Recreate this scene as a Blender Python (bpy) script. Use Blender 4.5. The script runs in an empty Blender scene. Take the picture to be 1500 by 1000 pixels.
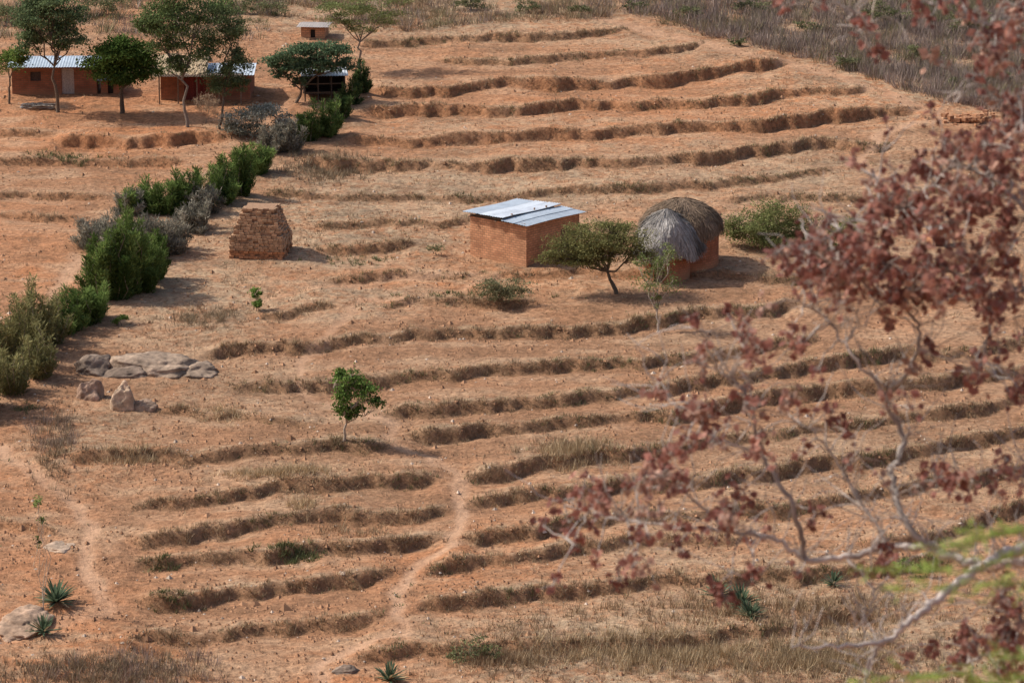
import bpy, math, numpy as np
from mathutils import Vector, Matrix
rng=np.random.default_rng(7)
sc=bpy.context.scene
# ------------------------------------------------------------------ camera frame: layout in image pixels, cast onto the ground
F=5337.0; ZC=44.5; P=math.radians(14.2); CP,SP=math.cos(P),math.sin(P); S=0.06
def rayd(u,v):
    u=np.asarray(u,float); v=np.asarray(v,float); b=500-v
    return u-750, F*CP+b*SP, -F*SP+b*CP
def plane(u,v):
    dx,dy,dz=rayd(u,v); t=(ZC+190*S)/(S*dy-dz); return t*dx,t*dy
def proj(x,y,z):
    zz=z-ZC; w=y*CP-zz*SP; h=y*SP+zz*CP
    return 750+F*x/w, 500-F*h/w
def ppm(u,v):
    x,y=plane(u,v); z=S*(y-190)-ZC
    return F/math.sqrt(x*x+y*y+z*z)
# ------------------------------------------------------------------ noise
_tab={}
def vn(x,y,s,seed=0):
    if seed not in _tab: _tab[seed]=np.random.default_rng(100+seed).random((256,256))
    T=_tab[seed]; X=np.asarray(x,float)/s; Y=np.asarray(y,float)/s
    X,Y=np.broadcast_arrays(X,Y)
    xi=np.floor(X).astype(int); yi=np.floor(Y).astype(int)
    fx=X-xi; fy=Y-yi; fx=fx*fx*(3-2*fx); fy=fy*fy*(3-2*fy)
    g=lambda i,j:T[i&255,j&255]
    return (g(xi,yi)*(1-fx)+g(xi+1,yi)*fx)*(1-fy)+(g(xi,yi+1)*(1-fx)+g(xi+1,yi+1)*fx)*fy
def fb(x,y,s,seed,o=4):
    r=0;a=1;t=0
    for i in range(o): r=r+a*vn(x+i*3.7,y-i*5.1,s/(2.1**i),seed+i); t+=a; a*=.62
    return r/t
def sst(t): t=np.clip(t,0,1); return t*t*(3-2*t)
# ------------------------------------------------------------------ terraces
BK=[
([(525,62),(640,60),(760,55),(870,48),(925,42)],.45,.4,1.2),
([(640,92),(700,92),(800,85),(900,78),(1000,68),(1030,60)],.5,.5,1.),
([(535,134),(640,131),(730,126),(800,125),(900,118),(1000,112),(1080,103),(1155,95)],.85,.8,.8),
([(530,161),(640,160),(750,162),(830,158),(900,155),(1000,150),(1100,145),(1200,138),(1275,128)],.8,.75,.9),
([(500,203),(600,206),(700,203),(800,200),(900,195),(1000,188),(1100,190),(1200,178),(1280,170),(1350,160)],.8,.65,.9),
([(440,243),(560,241),(650,245),(800,245),(900,243),(1000,238),(1100,228),(1200,218),(1310,210)],.7,.5,1.2),
([(380,284),(500,290),(600,288),(700,291),(800,280),(950,276),(1100,263),(1220,250)],.35,.4,1.1),
([(460,333),(560,327),(640,335),(700,325)],.35,.3,1.2),
([(1060,300),(1150,292),(1300,290),(1500,270)],.4,.3,1.2),
([(1100,410),(1180,412),(1300,400),(1500,385)],.45,.3,1.2),
([(80,203),(200,206),(310,202),(345,205)],.75,.95,.4),
([(-50,242),(20,240),(120,237),(270,240)],.45,.6,.8),
([(-50,291),(60,290),(165,292)],.4,.6,.8),
([(-50,322),(60,321),(130,322)],.3,.6,.8),
([(-60,190),(30,195),(90,192)],.3,.7,.6),
([(460,366),(550,362),(610,355)],.6,.45,1.1),
([(480,412),(560,408),(640,412),(700,402)],.35,.5,1.),
([(560,447),(640,440),(720,441),(790,438)],.35,.4,1.1),
([(700,396),(800,400),(900,402),(1000,398),(1110,405)],.35,.6,.7),
([(380,466),(430,460),(500,455)],.3,.3,1.2),
([(290,517),(430,512),(500,505),(560,500),(650,492),(700,488),(780,485),(900,478),(1000,470),(1080,462),(1170,450)],.65,.3,1.25),
([(330,567),(420,570),(540,562),(600,558),(700,550),(800,540),(900,532),(1000,527),(1100,512),(1200,500)],.65,.3,1.25),
([(560,600),(640,598),(750,590),(850,580),(950,572),(1100,560),(1200,545),(1300,525),(1400,515),(1500,500),(1560,490)],.6,.3,1.2),
([(220,600),(300,612),(400,618),(470,612)],.3,.3,1.),
([(595,647),(700,635),(800,625),(900,618),(1000,606),(1100,590),(1200,580),(1350,565),(1500,545),(1560,540)],.65,.3,1.25),
([(90,674),(200,673),(300,670),(400,662),(500,655),(580,650)],.5,.3,1.2),
([(680,695),(740,685),(800,675),(900,665),(1000,655),(1100,640),(1200,625),(1350,605),(1500,585),(1560,578)],.6,.3,1.25),
([(185,744),(280,738),(340,730),(430,718),(520,712),(600,702),(655,695)],.6,.3,1.25),
([(680,742),(760,735),(850,722),(950,715),(1100,700),(1200,685),(1350,660),(1500,640),(1560,632)],.6,.3,1.25),
([(185,787),(260,785),(350,775),(450,765),(550,755),(665,742)],.6,.3,1.25),
([(672,787),(760,775),(880,766),(1000,755),(1150,738),(1300,712),(1500,690),(1560,685)],.55,.3,1.25),
([(190,830),(280,825),(350,820),(450,812),(550,800),(655,786)],.55,.3,1.25),
([(615,836),(700,822),(800,808),(950,796),(1100,785)],.5,.3,1.25),
([(1250,800),(1340,782),(1400,770),(1500,745),(1560,735)],.6,.4,1.),
([(200,880),(300,870),(400,862),(500,852),(590,842)],.6,.3,1.2),
([(605,900),(700,888),(800,872),(900,862),(1000,850),(1200,835),(1400,820)],.5,.4,1.25),
([(180,925),(290,928),(400,918),(500,912),(570,908)],.55,.35,1.15),
([(520,956),(620,950),(720,945),(900,935),(1100,920),(1300,905)],.45,.5,1.2),
([(150,940),(220,943),(280,950)],.4,.8,.5),
([(-60,775),(0,765),(100,770)],.3,.7,.6),
]
BANKS=[]
for k,(pts,a,r,g) in enumerate(BK):
    p=np.array(pts,float); xs,ys=plane(p[:,0],p[:,1]); o=np.argsort(xs)
    BANKS.append((xs[o],ys[o],a,r,g,k))
def bank_y(b,x):
    xs,ys,a,r,g,k=b
    return np.interp(x,xs,ys)+(vn(x,k*7.3,4.5,3)-.5)*1.7+(vn(x,k*3.1,1.3,4)-.5)*.9+(vn(x,k*9.7,.5,5)-.5)*.5
def bank_f(b,x):
    xs,ys,a,r,g,k=b
    f=sst((x-xs[0])/1.6+.2)*sst((xs[-1]-x)/1.6+.2)
    return f*np.clip(.30+.85*vn(x,k*5.7,2.4,6)+.35*vn(x,k*1.7,.8,7),.15,1.5)
def cat(pts,n=8):
    p=np.array(pts,float); q=np.vstack([2*p[0]-p[1],p,2*p[-1]-p[-2]]); out=[]
    for i in range(1,len(q)-2):
        for t in np.linspace(0,1,n,endpoint=False):
            a,b,c,d=q[i-1],q[i],q[i+1],q[i+2]
            out.append(.5*((2*b)+(c-a)*t+(2*a-5*b+4*c-d)*t*t+(3*b-a-3*c+d)*t**3))
    out.append(p[-1]); return np.array(out)
PT=[
([(725,402),(650,432),(600,440),(530,441),(510,465),(480,500),(445,530),(445,560),(462,582)],.34,.7),
([(462,582),(540,604),(575,622),(580,650),(640,678),(672,697),(672,740),(665,790),(605,828),(580,860),(585,900),(590,925),(540,940),(480,965),(472,1010)],.38,.85),
([(-30,645),(0,660),(50,690),(110,740),(135,790),(130,830),(150,870),(158,895)],.42,.85),
([(1400,178),(1350,180),(1290,200),(1288,215),(1252,230),(1270,245),(1305,264)],.42,.9),
([(880,28),(960,45),(1100,80),(1200,105),(1290,135),(1350,163),(1420,182),(1480,190)],.8,.65),
([(380,442),(450,425),(500,414),(600,405),(690,400)],.32,.55),
([(112,372),(100,395),(82,425),(70,450)],.5,.8),
([(158,895),(100,905),(40,925),(-30,930)],.7,.6),
([(360,205),(420,150),(470,155),(500,170)],.6,.5),
]
SEG=[]
for pts,w,s in PT:
    c=cat(pts); x,y=plane(c[:,0],c[:,1]); SEG.append((x,y,w,s))
def path_m(x,y):
    m=np.zeros_like(x); wx=x+(vn(x,y,1.3,8)-.5)*.6; wy=y+(vn(x,y,1.3,9)-.5)*1.1
    for X,Y,w,s in SEG:
        idx=np.where((x>X.min()-2)&(x<X.max()+2)&(y>Y.min()-3)&(y<Y.max()+3))[0]
        if len(idx)==0: continue
        px,py=wx[idx],wy[idx]; best=np.full(len(idx),1e9)
        for i in range(len(X)-1):
            ax,ay,bx,by=X[i],Y[i],X[i+1],Y[i+1]; L=(bx-ax)**2+(by-ay)**2+1e-9
            t=np.clip(((px-ax)*(bx-ax)+(py-ay)*(by-ay))/L,0,1)
            d=np.hypot(px-ax-t*(bx-ax),(py-ay-t*(by-ay))*.75); best=np.minimum(best,d)
        m[idx]=np.maximum(m[idx],s*(1-sst((best-w*.35)/(w*.9)))*(.65+.5*vn(px,py,2.5,15)))
    return np.clip(m,0,1)
def blobs(L,x,y):
    m=np.zeros_like(x)
    for u,v,ru,rv,s in L:
        cx,cy=plane(u,v); k=ppm(u,v); rx=ru/k; ry=rv/(k*.23)
        m=np.maximum(m,s*np.exp(-(((x-cx)/rx)**2+((y-cy)/ry)**2)**1.3))
    return m
GRASS=[(500,330,230,60,.8),(300,440,120,60,.7),(470,440,160,25,.7),(720,270,420,35,.7),(1150,250,220,40,.55),(620,20,330,40,.9),(900,960,260,60,.8),
 (1300,960,250,80,.8),(800,400,300,30,.35),(1250,340,250,60,.5),(130,640,110,50,.5),(100,980,220,40,.4),(1200,870,250,50,.55),(450,715,80,20,.5),(830,665,70,20,.7),(1100,60,300,40,.5),(1350,120,260,60,.8),(700,345,250,20,.6),(300,560,120,40,.3),(1400,30,300,60,.9),(700,180,300,14,.4),(900,215,300,12,.45),(1350,700,250,60,.3),(1000,830,250,40,.35)]
RED=[(150,150,330,30,.9),(200,200,200,20,1.),(50,300,120,90,.7),(60,400,80,60,.7),(750,150,300,80,.55),(1200,150,180,60,.6),(1380,165,90,25,1.),(800,412,240,10,.6),(90,950,200,50,1.),(60,850,90,60,.6),(600,1000,200,40,.9),(180,250,160,40,.6),(90,730,120,60,.6),(640,850,250,60,.5),(300,850,200,60,.5)]
DARK=[(800,510,420,45,.9),(250,720,300,40,.5),(420,545,300,60,.7),(700,610,400,70,.7),(450,690,350,80,.5),(1100,620,400,80,.6),(120,260,170,40,.6),(620,520,200,30,1.),(750,530,200,20,.9),(450,870,300,60,.4)]
def base(x,y):
    f=S*(np.minimum(y,400)-190)+.02*np.maximum(y-400,0)
    h=42.7-.43*np.maximum(y,-60)
    z=np.logaddexp(f*1.2,h*1.2)/1.2
    far=sst((y-450)/1500)*(60+170*vn(x,y,700,11))+sst((np.abs(x)-250)/1200)*90*vn(x,y,500,12)
    return z+far
def terrain(x,y,full=False):
    x=np.asarray(x,float).ravel(); y=np.asarray(y,float).ravel()
    z=base(x,y); inn=sst((y-118)/8)
    z=z+inn*((vn(x,y,9,1)-.5)*.25+(vn(x*.6,y,1.8,2)-.5)*.16+(vn(x*.5,y,.62,13)-.5)*.10+(vn(x,y,.37,14)-.5)*.07)
    bm=np.zeros_like(x); br=np.zeros_like(x); ab=np.zeros_like(x)
    for b in BANKS:
        xs,ys,a,r,g,k=b
        idx=np.where((x>xs[0]-.5)&(x<xs[-1]+.5)&(y>ys.min()-9)&(y<ys.max()+9))[0]
        if len(idx)==0: continue
        xx=x[idx]; d=y[idx]-bank_y(b,xx); f=bank_f(b,xx)
        z[idx]+=a*np.clip(f,0,1.2)*.5*np.tanh(d/.17)*np.exp(-np.abs(d)/2.2)
        if full:
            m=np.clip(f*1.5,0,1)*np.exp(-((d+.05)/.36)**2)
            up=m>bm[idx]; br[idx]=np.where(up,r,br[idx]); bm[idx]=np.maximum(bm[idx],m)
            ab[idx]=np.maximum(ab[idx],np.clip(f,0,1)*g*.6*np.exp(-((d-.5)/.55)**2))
    if not full: return z
    pm=path_m(x,y); z-=pm*.06
    gm=np.maximum(blobs(GRASS,x,y),ab*.8)*(1-pm); rm=blobs(RED,x,y); dm=blobs(DARK,x,y)
    return z,bm*(1-.8*pm),br,gm,pm,rm,dm
def gp(u,v):
    x,y=plane(u,v); dx,dy,dz=rayd(u,v)
    for i in range(8):
        z=float(terrain([x],[y])[0]); t=(z-ZC)/dz; nx,ny=t*dx,t*dy
        x=.5*(x+nx); y=.5*(y+ny)
    return np.array([float(x),float(y),float(terrain([x],[y])[0])])
# ------------------------------------------------------------------ materials
def nm(name):
    m=bpy.data.materials.new(name); m.use_nodes=True; nt=m.node_tree; nt.nodes.clear()
    o=nt.nodes.new('ShaderNodeOutputMaterial'); return m,nt,o
def N(nt,t,**kw):
    n=nt.nodes.new(t)
    for k,v in kw.items(): setattr(n,k,v)
    return n
def mixc(nt,fac,a,b,mode='MIX'):
    n=nt.nodes.new('ShaderNodeMix'); n.data_type='RGBA'; n.blend_type=mode
    for i,val in ((0,fac),(6,a),(7,b)):
        if isinstance(val,bpy.types.NodeSocket): nt.links.new(val,n.inputs[i])
        elif i==0: n.inputs[0].default_value=val
        else: n.inputs[i].default_value=(*val,1)
    return n.outputs[2]
def mth(nt,op,a,b=None,clamp=False):
    n=nt.nodes.new('ShaderNodeMath'); n.operation=op; n.use_clamp=clamp
    for i,val in ((0,a),(1,b)):
        if val is None: continue
        if isinstance(val,bpy.types.NodeSocket): nt.links.new(val,n.inputs[i])
        else: n.inputs[i].default_value=val
    return n.outputs[0]
def noise(nt,vec,scale,detail=4,rough=.6):
    n=nt.nodes.new('ShaderNodeTexNoise'); n.inputs['Scale'].default_value=scale; n.inputs['Detail'].default_value=detail; n.inputs['Roughness'].default_value=rough
    if vec is not None: nt.links.new(vec,n.inputs['Vector'])
    return n.outputs['Fac']
def mapr(nt,v,a,b,c=0,d=1):
    n=nt.nodes.new('ShaderNodeMapRange'); nt.links.new(v,n.inputs[0])
    for i,val in enumerate((a,b,c,d)): n.inputs[i+1].default_value=val
    return n.outputs[0]
def bump(nt,h,st,dist):
    n=nt.nodes.new('ShaderNodeBump'); nt.links.new(h,n.inputs['Height']); n.inputs['Strength'].default_value=st; n.inputs['Distance'].default_value=dist
    return n.outputs[0]
def grey(nt,g):
    cc=N(nt,'ShaderNodeCombineColor'); [nt.links.new(g,cc.inputs[i]) for i in range(3)]; return cc.outputs[0]
def pbsdf(nt,o,col,rough=.9,nrm=None,metal=0,spec=.2):
    b=nt.nodes.new('ShaderNodeBsdfPrincipled')
    if isinstance(col,bpy.types.NodeSocket): nt.links.new(col,b.inputs['Base Color'])
    else: b.inputs['Base Color'].default_value=(*col,1)
    b.inputs['Roughness'].default_value=rough; b.inputs['Metallic'].default_value=metal
    b.inputs['Specular IOR Level'].default_value=spec
    if nrm is not None: nt.links.new(nrm,b.inputs['Normal'])
    nt.links.new(b.outputs[0],o.inputs[0]); return b
def vcol(nt,name='Col'):
    n=nt.nodes.new('ShaderNodeVertexColor'); n.layer_name=name; return n
def mat_leaf(name,trans=.25):
    m,nt,o=nm(name); c=vcol(nt).outputs[0]
    d=N(nt,'ShaderNodeBsdfDiffuse'); nt.links.new(c,d.inputs[0])
    if trans<=0: nt.links.new(d.outputs[0],o.inputs[0]); return m
    t=N(nt,'ShaderNodeBsdfTranslucent'); nt.links.new(c,t.inputs[0])
    x=N(nt,'ShaderNodeMixShader'); x.inputs[0].default_value=trans
    nt.links.new(d.outputs[0],x.inputs[1]); nt.links.new(t.outputs[0],x.inputs[2]); nt.links.new(x.outputs[0],o.inputs[0]); return m
def mat_vc(name,rough=.9,bs=.4,scale=8,dist=.03,var=.35):
    m,nt,o=nm(name); tc=N(nt,'ShaderNodeTexCoord'); c=vcol(nt).outputs[0]
    n1=noise(nt,tc.outputs['Object'],scale,4); g=mapr(nt,n1,.3,.7,1-var,1+var)
    col=mixc(nt,1.,c,grey(nt,g),'MULTIPLY'); pbsdf(nt,o,col,rough,bump(nt,n1,bs,dist)); return m
LEAF=mat_leaf('leaf_foliage',.28); GRS=mat_leaf('dry_grass_blades',0); BARK=mat_vc('bark',.9,.5,14,.01)
ROCK=mat_vc('granite_rock',.9,.7,3.5,.08,.4); BRK1=mat_vc('sun_dried_brick',.95,.4,9,.02,.25); WOOD=mat_vc('weathered_wood',.85,.4,12,.01); THAT=mat_leaf('thatch_straw',0)
CLOD=mat_leaf('soil_clod',0)
def mat_brick(name,c1,c2,mortar,rnd=False,bw=.3,bh=.13):
    m,nt,o=nm(name); tc=N(nt,'ShaderNodeTexCoord')
    s=N(nt,'ShaderNodeSeparateXYZ'); nt.links.new(tc.outputs['Object'],s.inputs[0])
    if rnd:
        h=mth(nt,'MULTIPLY',mth(nt,'ARCTAN2',s.outputs[1],s.outputs[0]),2.05)
    else:
        sn=N(nt,'ShaderNodeSeparateXYZ'); nt.links.new(tc.outputs['Normal'],sn.inputs[0])
        ax=mth(nt,'GREATER_THAN',mth(nt,'ABSOLUTE',sn.outputs[0]),.5); ay=mth(nt,'SUBTRACT',1.,ax)
        h=mth(nt,'ADD',mth(nt,'MULTIPLY',s.outputs[1],ax),mth(nt,'MULTIPLY',s.outputs[0],ay))
    cv=N(nt,'ShaderNodeCombineXYZ'); nt.links.new(h,cv.inputs[0]); nt.links.new(s.outputs[2],cv.inputs[1])
    b=N(nt,'ShaderNodeTexBrick'); nt.links.new(cv.outputs[0],b.inputs['Vector'])
    b.inputs['Scale'].default_value=1; b.inputs['Brick Width'].default_value=bw; b.inputs['Row Height'].default_value=bh; b.inputs['Mortar Size'].default_value=.018
    b.inputs['Color1'].default_value=(*c1,1); b.inputs['Color2'].default_value=(*c2,1); b.inputs['Mortar'].default_value=(*mortar,1)
    n1=noise(nt,tc.outputs['Object'],1.6,6); g=mapr(nt,n1,.3,.7,.7,1.25)
    col=mixc(nt,1.,b.outputs[0],grey(nt,g),'MULTIPLY')
    col=mixc(nt,mapr(nt,s.outputs[2],.45,0.,0,.5),col,(.42,.23,.125))
    pbsdf(nt,o,col,.95,bump(nt,b.outputs['Fac'],-.6,.03)); return m
BRICK=mat_brick('brick_wall_clay',(.62,.31,.165),(.46,.21,.11),(.32,.18,.105))
BRICKD=mat_brick('brick_wall_dark',(.34,.125,.07),(.24,.09,.055),(.2,.11,.07))
BRICKR=mat_brick('brick_wall_round',(.42,.16,.085),(.30,.11,.06),(.22,.11,.06),True)
def mat_metal():
    m,nt,o=nm('corrugated_metal'); tc=N(nt,'ShaderNodeTexCoord'); c=vcol(nt).outputs[0]
    n1=noise(nt,tc.outputs['Object'],1.3,5,.7); g=mapr(nt,n1,.35,.7,1.08,.78)
    col=mixc(nt,1.,c,grey(nt,g),'MULTIPLY')
    n2=noise(nt,tc.outputs['Object'],3.,4,.7); col=mixc(nt,mapr(nt,n2,.62,.75,0,.35),col,(.28,.19,.13))
    pbsdf(nt,o,col,.55,None,.15,.4); return m
METAL=mat_metal()
def mat_ground():
    m,nt,o=nm('terrain_soil'); tc=N(nt,'ShaderNodeTexCoord'); O=tc.outputs['Object']
    def sep(n):
        s=N(nt,'ShaderNodeSeparateColor'); nt.links.new(vcol(nt,n).outputs[0],s.inputs[0]); return s.outputs
    bank,path,grass=sep('MA'); red,dark,bred=sep('MB'); nL,nM,gn=sep('MC')
    nF=noise(nt,O,3.4,5,.78); nG=noise(nt,O,1.3,4,.7)
    t=mth(nt,'ADD',mth(nt,'MULTIPLY',mapr(nt,nL,.35,.65),.5),mth(nt,'MULTIPLY',red,.8),True)
    col=mixc(nt,t,(.355,.198,.113),(.45,.190,.085))
    col=mixc(nt,mth(nt,'MULTIPLY',dark,.75),col,(.262,.146,.083))
    col=mixc(nt,mapr(nt,nM,.50,.72,0,.6),col,(.465,.30,.185))
    col=mixc(nt,mapr(nt,nM,.48,.28,0,.7),col,(.235,.123,.066))
    gf=mth(nt,'MULTIPLY',mapr(nt,nG,.40,.60,0,1),mth(nt,'ADD',mth(nt,'MULTIPLY',grass,.9),.05),True)
    col=mixc(nt,gf,col,(.46,.345,.225))
    col=mixc(nt,mth(nt,'MULTIPLY',mapr(nt,gn,.48,.66,0,.65),grass,True),col,(.255,.188,.125))
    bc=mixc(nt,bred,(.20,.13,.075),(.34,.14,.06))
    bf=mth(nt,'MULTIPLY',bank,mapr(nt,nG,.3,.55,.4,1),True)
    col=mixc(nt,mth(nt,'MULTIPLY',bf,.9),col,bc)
    col=mixc(nt,mth(nt,'MULTIPLY',path,mapr(nt,nG,.25,.55,.55,1.),True),col,(.53,.32,.20))
    g=mapr(nt,nF,.34,.66,.52,1.42)
    sp=mixc(nt,mth(nt,'MULTIPLY',path,.65),grey(nt,g),(1,1,1))
    col=mixc(nt,1.,col,sp,'MULTIPLY')
    pbsdf(nt,o,col,.95,bump(nt,nF,.75,.2),0,.1); return m
GROUND=mat_ground()
# ------------------------------------------------------------------ mesh builder
class MB:
    def __init__(s): s.v=[];s.c=[];s.f=[];s.n=0
    def add(s,v,f,c,m=0,sm=False):
        v=np.asarray(v,float).reshape(-1,3); f=np.asarray(f,int); c=np.asarray(c,float)
        if c.ndim==1: c=np.tile(c,(len(v),1))
        s.v.append(v); s.c.append(c); s.f.append((f+s.n,m,sm)); s.n+=len(v)
    def build(s,name,mats,loc=(0,0,0),parent=None,rotz=0):
        v=np.vstack(s.v); c=np.vstack(s.c)
        if parent is None and rotz==0: v=v-np.array(loc)
        me=bpy.data.meshes.new(name); me.vertices.add(len(v)); me.vertices.foreach_set('co',v.ravel())
        li=np.concatenate([f.ravel() for f,_,_ in s.f]); cnt=np.concatenate([np.full(len(f),f.shape[1]) for f,_,_ in s.f])
        mi=np.concatenate([np.full(len(f),m) for f,m,_ in s.f]); sm=np.concatenate([np.full(len(f),x) for f,_,x in s.f])
        me.loops.add(len(li)); me.loops.foreach_set('vertex_index',li.astype(np.int32))
        me.polygons.add(len(cnt)); st=np.concatenate([[0],np.cumsum(cnt)[:-1]]); me.polygons.foreach_set('loop_start',st.astype(np.int32))
        for m in mats: me.materials.append(m)
        me.polygons.foreach_set('material_index',mi.astype(np.int32)); me.polygons.foreach_set('use_smooth',sm.astype(bool))
        me.update(calc_edges=True)
        a=me.color_attributes.new('Col','FLOAT_COLOR','POINT'); a.data.foreach_set('color',np.hstack([c,np.ones((len(c),1))]).ravel())
        ob=bpy.data.objects.new(name,me); sc.collection.objects.link(ob)
        if parent: ob.parent=parent
        else: ob.location=loc; ob.rotation_euler[2]=rotz
        return ob
def empty(name,loc,rz=0):
    e=bpy.data.objects.new(name,None); sc.collection.objects.link(e); e.location=loc; e.rotation_euler[2]=rz; e.empty_display_size=.5; return e
def unit(a): return a/(np.linalg.norm(a,axis=-1,keepdims=True)+1e-9)
def rdir(n): return unit(rng.normal(size=(n,3)))
def box(mb,x0,x1,y0,y1,z0,z1,c,m=0):
    v=[(x,y,z) for z in(z0,z1) for x,y in((x0,y0),(x1,y0),(x1,y1),(x0,y1))]
    mb.add(v,[(0,3,2,1),(4,5,6,7),(0,1,5,4),(1,2,6,5),(2,3,7,6),(3,0,4,7)],c,m)
def tube(mb,pts,rad,c,m=0,sides=6):
    p=np.asarray(pts,float); n=len(p); r=np.broadcast_to(np.asarray(rad,float),(n,))
    t=unit(np.gradient(p,axis=0)); ref=np.array([.31,.77,.55]) ; a=unit(np.cross(t,ref)); b=np.cross(t,a)
    th=np.arange(sides)*2*math.pi/sides
    v=p[:,None]+r[:,None,None]*(np.cos(th)[None,:,None]*a[:,None]+np.sin(th)[None,:,None]*b[:,None])
    f=[(i*sides+j,i*sides+(j+1)%sides,(i+1)*sides+(j+1)%sides,(i+1)*sides+j) for i in range(n-1) for j in range(sides)]
    mb.add(v.reshape(-1,3),f,c,m,True)
def leaves(mb,C,L,W,cols,m=0,up=0.,dirs=None):
    n=len(C); d=rdir(n) if dirs is None else dirs
    d=unit(d+np.array([0,0,up])); nn=rdir(n); s=unit(np.cross(d,nn)); k=rng.uniform(.6,1.35,(n,1))
    v=np.stack([C-d*L/2*k,C+s*W/2*k,C+d*L/2*k,C-s*W/2*k],1).reshape(-1,3)
    f=np.arange(n*4).reshape(n,4); mb.add(v,f,np.repeat(cols,4,0),m)
def wig(a,b,n=5,k=.08):
    a=np.asarray(a,float);b=np.asarray(b,float); t=np.linspace(0,1,n)[:,None]; L=np.linalg.norm(b-a)
    o=rng.normal(size=(n,3))*L*k; o[0]=0;o[-1]=0; return a+(b-a)*t+o
def plant(name,u,v,clumps,dens=1.,L=.16,W=.08,c1=(.05,.075,.025),c2=(.09,.12,.04),tr=.1,bark=(.16,.12,.085),sub=14,sig=.21,up=.0,spread=.95,twigs=True,mult=1,fork=.35):
    b=gp(u,v); k=ppm(u,v); mb=MB(); X=lambda cu,cv:np.array([b[0]+(cu-u)/k,b[1]+rng.uniform(-.25,.25),b[2]+(v-cv)/(k*.97)])
    cl=[(X(cu,cv),np.array([ru/k,ru/k*.9,rv/k])) for cu,cv,ru,rv in clumps]
    cc=np.mean([c for c,_ in cl],0); fk=b+(cc-b)*fork; fk[2]=b[2]+(min(c[2]-r[2] for c,r in cl)-b[2])*.85 if tr>.03 else b[2]+.15
    fk[2]=max(fk[2],b[2]+.12)
    for st in range(mult):
        off=rng.normal(size=3)*(.12 if mult>1 else 0)*np.array([1,1,0])
        tp=wig(b+off-np.array([0,0,.15]),fk+off,6,.04); tube(mb,tp,np.linspace(tr*1.25,tr*.75,6),bark,1,8)
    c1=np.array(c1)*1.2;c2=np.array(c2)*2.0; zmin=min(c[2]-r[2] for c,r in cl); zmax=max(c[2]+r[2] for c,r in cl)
    for c,r in cl:
        lp=wig(fk,c,5,.07); tube(mb,lp,np.linspace(tr*.6,tr*.25,5),bark,1,5)
        d=rdir(sub)*(rng.uniform(0,1,(sub,1))**(1/2.4))*spread; sc_=c+d*r
        for s in sc_:
            if twigs:
                a=lp[rng.integers(2,5)]; tube(mb,wig(a,s,4,.08),np.linspace(tr*.24,.008,4),bark,1,4)
            vol=np.prod(r)**(1/3); n=int(dens*380*(vol**2)*4/sub*rng.uniform(.3,1.7))+8
            sg=sig*rng.uniform(.55,1.15); q=rng.normal(size=(n,3))*sg*r*np.array([1.2,1.2,.8])+s
            q[:,2]=np.maximum(q[:,2],b[2]+.03)
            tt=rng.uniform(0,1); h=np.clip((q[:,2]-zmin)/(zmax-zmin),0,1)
            w=np.clip(.65*tt+.4*rng.uniform(0,1,n)*(.5+h),0,1)[:,None]  # crown shading put into leaf colour: upper leaves brighter, clump tone random
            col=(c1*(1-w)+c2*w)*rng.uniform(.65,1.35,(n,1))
            leaves(mb,q,L,W,col,0,up)
    return mb.build(name,[LEAF,BARK],tuple(b))
def tuft_pts(mb,x,y,h,spread,nb,cols,wd=.022,lean=.45,m=0):
    n=len(x); z=terrain(x,y); k=n*nb
    b=np.stack([x,y,z],1).repeat(nb,0); hh=np.repeat(h,nb)*rng.uniform(.5,1.15,k); sp=np.repeat(np.broadcast_to(spread,(n,)),nb)
    a=rng.uniform(0,2*math.pi,k); rr=np.sqrt(rng.uniform(0,1,k))*sp
    off=np.stack([np.cos(a)*rr,np.sin(a)*rr,np.zeros(k)],1); b=b+off; b[:,2]-=.04
    ln=rng.normal(size=(k,2))*lean*hh[:,None]*.6+off[:,:2]*.6
    tip=b+np.column_stack([ln,hh]); pa=rng.uniform(0,math.pi,k); w=np.column_stack([np.cos(pa),np.sin(pa),np.zeros(k)])*wd*.5*rng.uniform(.6,1.5,(k,1))
    v=np.stack([b-w,b+w,tip],1).reshape(-1,3)
    c=np.repeat(cols,nb,0)*rng.uniform(.72,1.28,(k,1)); mb.add(v,np.arange(k*3).reshape(k,3),np.repeat(c,3,0),m)
# ------------------------------------------------------------------ TERRAIN
def axis(core0,core1,step0,step1,lo,hi):
    a=[core0]
    while a[-1]<core1: a.append(a[-1]+step0+(step1-step0)*(a[-1]-core0)/(core1-core0))
    s=step1
    while a[-1]<hi: s*=1.28; a.append(a[-1]+s)
    b=[core0]; s=step0
    while b[-1]>lo: s*=1.25; b.append(b[-1]-s)
    return np.array(b[1:][::-1]+a)
gx=axis(-44,44,.19,.19,-2600,2600); gy=axis(126,296,.15,.28,-500,3200)
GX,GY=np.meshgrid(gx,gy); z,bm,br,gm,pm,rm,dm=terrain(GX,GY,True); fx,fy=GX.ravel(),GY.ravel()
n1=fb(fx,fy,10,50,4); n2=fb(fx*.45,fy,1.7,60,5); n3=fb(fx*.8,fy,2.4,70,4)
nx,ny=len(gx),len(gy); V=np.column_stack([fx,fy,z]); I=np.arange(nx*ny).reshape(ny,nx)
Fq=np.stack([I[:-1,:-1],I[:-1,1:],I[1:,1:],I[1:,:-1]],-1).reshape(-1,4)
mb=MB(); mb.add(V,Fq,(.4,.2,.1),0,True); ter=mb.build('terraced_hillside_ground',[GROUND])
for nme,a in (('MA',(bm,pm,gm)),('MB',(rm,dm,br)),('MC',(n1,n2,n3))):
    at=ter.data.color_attributes.new(nme,'FLOAT_COLOR','POINT'); at.data.foreach_set('color',np.column_stack([*a,np.ones(len(bm))]).ravel())
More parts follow.
